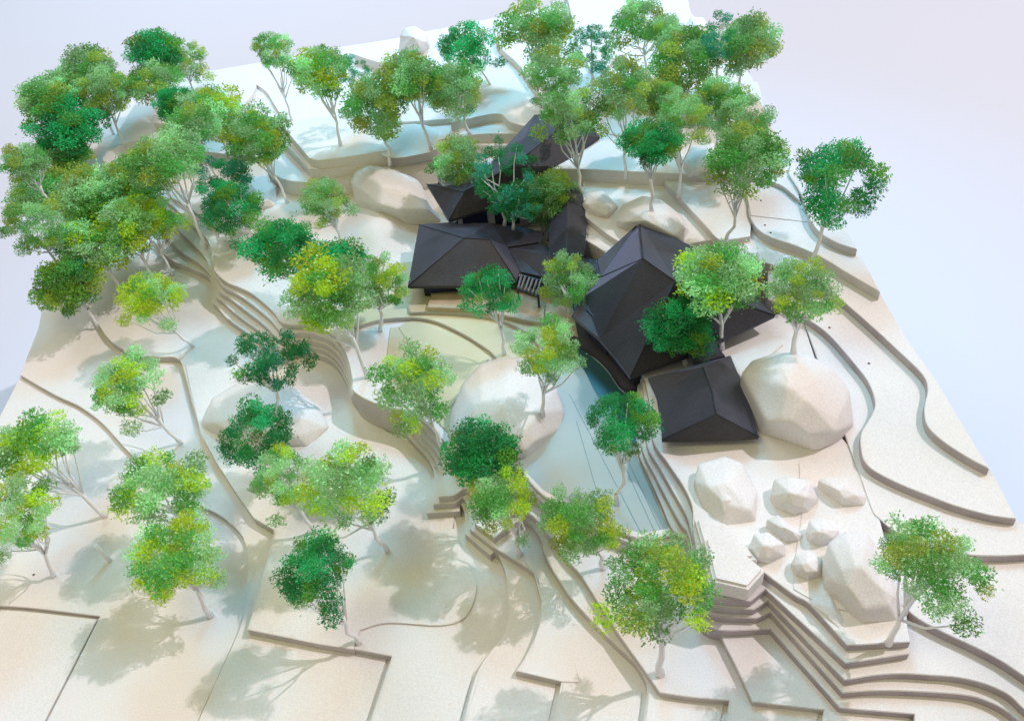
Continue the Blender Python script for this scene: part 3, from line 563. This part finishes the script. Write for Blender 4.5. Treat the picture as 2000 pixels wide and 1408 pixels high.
TREES = [
 # foreground left
 (70, 868, 88, 56, 207, 1008, 'light', 'open', 'light green tree cut by the left edge, upper of the two there'),
 (38, 1000, 74, 78, 105, 1126, 'light', 'open', 'light green tree cut by the left edge, lower of the two there'),
 (315, 945, 96, 76, 400, 1060, 'light', 'open', 'light green tree directly above the yellowest tree at lower left'),
 (340, 1090, 94, 82, 413, 1203, 'lime', 'open', 'yellowest lime green tree casting a shadow on the front boards'),
 (622, 1125, 84, 86, 702, 1256, 'dark', 'open', 'dark green tree in the lower left, nearest the front edge'),
 (548, 932, 62, 66, 615, 1040, 'light', 'open', 'light green tree just below the rounder dark tree on the shaded boulder'),
 (680, 952, 94, 98, 757, 1076, 'light', 'open', 'large light green tree above the front dark green one'),
 (255, 752, 76, 70, 354, 866, 'light', 'open', 'light green tree alone on the pale left boards'),
 (500, 850, 76, 72, 565, 940, 'dark', 'open', 'rounder dark green tree below the sparse dark tree at left'),
 (520, 702, 84, 76, 548, 800, 'pine', 'sparse', 'sparse dark tree of separate clumps above the shaded boulder'),
 (296, 580, 68, 50, 378, 677, 'lime', 'open', 'yellow-green tree at the left beside the stepped cliff'),
 # middle left
 (640, 575, 92, 82, 718, 737, 'light', 'full', 'broad bright tree with pale top left of the pavilion roof'),
 (748, 552, 54, 58, 742, 645, 'mix', 'open', 'small tree touching the left corner of the pavilion roof'),
 (650, 510, 70, 26, 690, 610, 'bright', 'full', 'flat emerald crown peeping over the broad bright tree'),
 (545, 488, 70, 60, 608, 590, 'bright', 'full', 'emerald tree on the cliff top left of the pavilion'),
 (450, 410, 66, 55, 508, 478, 'dark', 'open', 'dark green tree at the head of the stepped cliff'),
 (632, 395, 54, 54, 668, 480, 'olive', 'open', 'olive tree on the cream slope left of the round-topped boulder'),
 (805, 757, 84, 88, 864, 872, 'light', 'open', 'green tree just left of the huge pool boulder'),
 (945, 880, 80, 66, 1000, 985, 'dark', 'full', 'dark green tree in front of the huge pool boulder'),
 (984, 975, 74, 72, 1016, 1082, 'mix', 'open', 'mid green tree overlapping the board stack below the pool boulder'),
 (1135, 1018, 84, 82, 1180, 1110, 'mix', 'open', 'green tree with yellow patches on the front steps of the pool'),
 (1292, 1148, 116, 108, 1290, 1316, 'mix', 'open', 'largest front tree with yellow patches left of the rock steps'),
 (1213, 828, 74, 72, 1205, 985, 'dark', 'open', 'dark tree growing out of the pool water'),
 (1066, 682, 70, 70, 1060, 812, 'light', 'open', 'light tree standing on the huge pool boulder'),
 (950, 575, 58, 60, 985, 692, 'bright', 'open', 'emerald tree with a forked stem in front of the left pavilion'),
 (1110, 545, 58, 64, 1112, 628, 'olive', 'open', 'pale and olive tree over the link roof'),
 (1326, 640, 68, 68, 1338, 712, 'dark', 'full', 'round dark tree in front of the main roof'),
 (1406, 540, 88, 70, 1411, 682, 'light', 'full', 'tall light tree with a thick stem before the right end of the main roof'),
 (1562, 570, 76, 66, 1550, 690, 'mix', 'open', 'green tree behind the big grey boulder'),
 (1640, 350, 92, 84, 1588, 505, 'bright', 'open', 'emerald tree alone against the background on the right hill'),
 (1820, 1110, 106, 102, 1735, 1256, 'olive', 'open', 'green tree at lower right beside the egg-shaped boulder'),
 # around the back building
 (890, 320, 54, 54, 925, 432, 'olive', 'full', 'round olive tree left of the back building'),
 (1076, 386, 56, 56, 1068, 470, 'olive', 'full', 'round olive tree before the curved roof strip'),
 (985, 345, 76, 92, 985, 440, 'pine', 'sparse', 'dark open tree with bare white branches before the back building'),
 (1062, 298, 70, 60, 1058, 380, 'pine', 'sparse', 'dark open tree right of the other one before the back building'),
 (1012, 400, 56, 44, 1003, 448, 'pine', 'sparse', 'lowest dark open tree behind the left pavilion roof'),
 (1405, 195, 56, 46, 1398, 305, 'olive', 'open', 'olive tree between the sage one below the mauve rock and the dense leaning one'),
 (1300, 70, 42, 38, 1308, 185, 'olive', 'open', 'small olive tree beside the flat-topped one on the back edge'),
 (1290, 195, 46, 42, 1296, 310, 'olive', 'full', 'small round olive tree behind the emerald one on the rounded boulder'),
 (1115, 230, 66, 68, 1136, 375, 'olive', 'open', 'tall light tree at the right gable of the back building'),
 (1265, 282, 62, 52, 1273, 412, 'bright', 'full', 'emerald tree standing on the rounded boulder behind the main roof'),
 (1458, 312, 78, 74, 1418, 470, 'olive', 'full', 'dense olive tree leaning right on the plates behind the main roof'),
 (1335, 240, 58, 62, 1325, 385, 'olive', 'open', 'pale tree behind the emerald one on the rounded boulder'),
 (1450, 232, 64, 56, 1440, 345, 'olive', 'open', 'olive tree right above the dense leaning one'),
 (1222, 180, 72, 66, 1222, 348, 'olive', 'open', 'olive tree on the blue-white plate above the emerald one'),
 # far back
 (735, 212, 68, 72, 762, 326, 'olive', 'full', 'round olive tree just above the round-topped boulder'),
 (795, 150, 60, 48, 842, 292, 'olive', 'full', 'olive tree behind the round one above the round-topped boulder'),
 (885, 178, 64, 58, 918, 262, 'olive', 'full', 'sage green tree on the blue plate left of the back building'),
 (915, 92, 60, 50, 958, 165, 'bright', 'open', 'emerald tree beside the white rock on the back edge'),
 (1048, 62, 84, 66, 1050, 180, 'olive', 'open', 'tallest olive tree on the back edge, upper crown'),
 (1085, 140, 64, 62, 1092, 260, 'olive', 'open', 'olive tree right in front of the tallest back one'),
 (1156, 95, 40, 68, 1155, 180, 'teal', 'tier', 'slender teal tree with a straight stem at the back'),
 (1255, 48, 66, 50, 1262, 150, 'olive', 'open', 'flat-topped olive tree on the back edge by the rounded plates'),
 (1340, 120, 74, 72, 1335, 230, 'olive', 'full', 'sage tree below the mauve rock at the back right'),
 (1405, 80, 40, 50, 1402, 235, 'teal', 'tier', 'slender teal tree behind the back right corner tree'),
 (1456, 88, 64, 58, 1443, 190, 'olive', 'full', 'olive tree at the far back right corner'),
 (530, 98, 44, 36, 570, 235, 'olive', 'open', 'small olive tree on the back edge at left of the plates'),
 (625, 140, 62, 54, 665, 285, 'light', 'full', 'light tree with a leaning stem on the blue plate'),
 (690, 140, 36, 48, 710, 250, 'teal', 'sparse', 'teal tree between the light leaning one and the round olive one'),
 # left cluster
 (365, 122, 42, 44, 378, 185, 'olive', 'open', 'thin pale tree beside the round pond-like plate'),
 (300, 102, 54, 42, 322, 205, 'bright', 'full', 'emerald tree at the top of the left grove'),
 (300, 162, 54, 34, 318, 246, 'olive', 'full', 'olive tree under the emerald one at the top of the left grove'),
 (172, 135, 54, 42, 222, 262, 'olive', 'full', 'olive tree at the top left of the left grove'),
 (100, 185, 66, 40, 160, 300, 'olive', 'full', 'wide olive tree on the upper left rim of the grove'),
 (203, 182, 52, 48, 243, 285, 'olive', 'full', 'olive tree with a bare leaning stem at the upper left'),
 (126, 248, 76, 58, 180, 345, 'bright', 'full', 'emerald tree on the left rim of the grove'),
 (345, 205, 44, 40, 380, 290, 'bright', 'full', 'small emerald tree in the middle of the left grove'),
 (410, 218, 66, 44, 450, 310, 'light', 'full', 'light tree right of the small emerald one in the left grove'),
 (370, 250, 60, 40, 428, 375, 'olive', 'full', 'olive tree in the middle of the left grove'),
 (500, 268, 68, 58, 562, 396, 'mix', 'full', 'wide green tree at the right end of the left grove'),
 (435, 350, 66, 50, 470, 420, 'teal', 'sparse', 'low tree of loose teal clumps under the left grove'),
 (318, 310, 78, 44, 403, 487, 'olive', 'full', 'tree with a long bare stem leaning over the left terraces'),
 (48, 318, 44, 40, 110, 410, 'olive', 'full', 'olive tree on the far left rim above the lowest ones'),
 (95, 375, 74, 44, 160, 450, 'olive', 'full', 'shaded olive tree at the left rim of the grove'),
 (62, 440, 62, 58, 120, 530, 'olive', 'open', 'tree overhanging the left rim with bare forks showing'),
 (268, 352, 70, 52, 325, 472, 'mix', 'full', 'green tree at the inner side of the left grove near the terraces'),
 (255, 440, 66, 56, 305, 560, 'light', 'full', 'light tree between the yellow-green one and the pale one in the left grove'),
 (118, 305, 60, 42, 185, 400, 'mix', 'full', 'green tree below the emerald one on the left rim'),
 (190, 385, 84, 66, 250, 510, 'mix', 'full', 'big green tree in the lower middle of the left grove'),
 (185, 470, 80, 62, 242, 568, 'lime', 'full', 'yellow-green tree in the front of the left grove'),
 (292, 430, 62, 66, 338, 537, 'light', 'open', 'pale tree at the lower right of the left grove'),
 (130, 560, 68, 62, 195, 640, 'moss', 'full', 'dull green tree at the bottom of the left grove'),
]
PAL['moss'] = [('moss', 3), ('mid', 4), ('olive', 3), ('dark', 1)]
for t in TREES: tree(*t)

# ------------------------------------------------------------------ small marks of the model
def stub():
    g = ground(215, 1096); T = thing('trunk_stub', 'short bare white stem without a crown left of the yellowest tree', 'tree stem', g)
    top = g + Vector((-.004, .0, .035)); tube('trunk', [g, g.lerp(top, .5), top], [.0028, .0026, .0024], M['trunk'], T, 8)
stub()
for (x, y) in ((1486, 392), (1494, 440), (1505, 455), (1620, 640), (1697, 710), (66, 1122)):
    g = ground(x, y); r = .0016
    bm = bmesh.new(); bmesh.ops.create_cone(bm, cap_ends=True, segments=12, radius1=r, radius2=r, depth=.0006, matrix=Matrix.Translation(g)); bm_obj('screw_hole', bm, M['hole'], terrain)
g = ground(886, 1024); q = ground(885, 1032)
fk = tube('red_fleck', [g, q], [.0008, .0006], M['red'], terrain, 6, False)
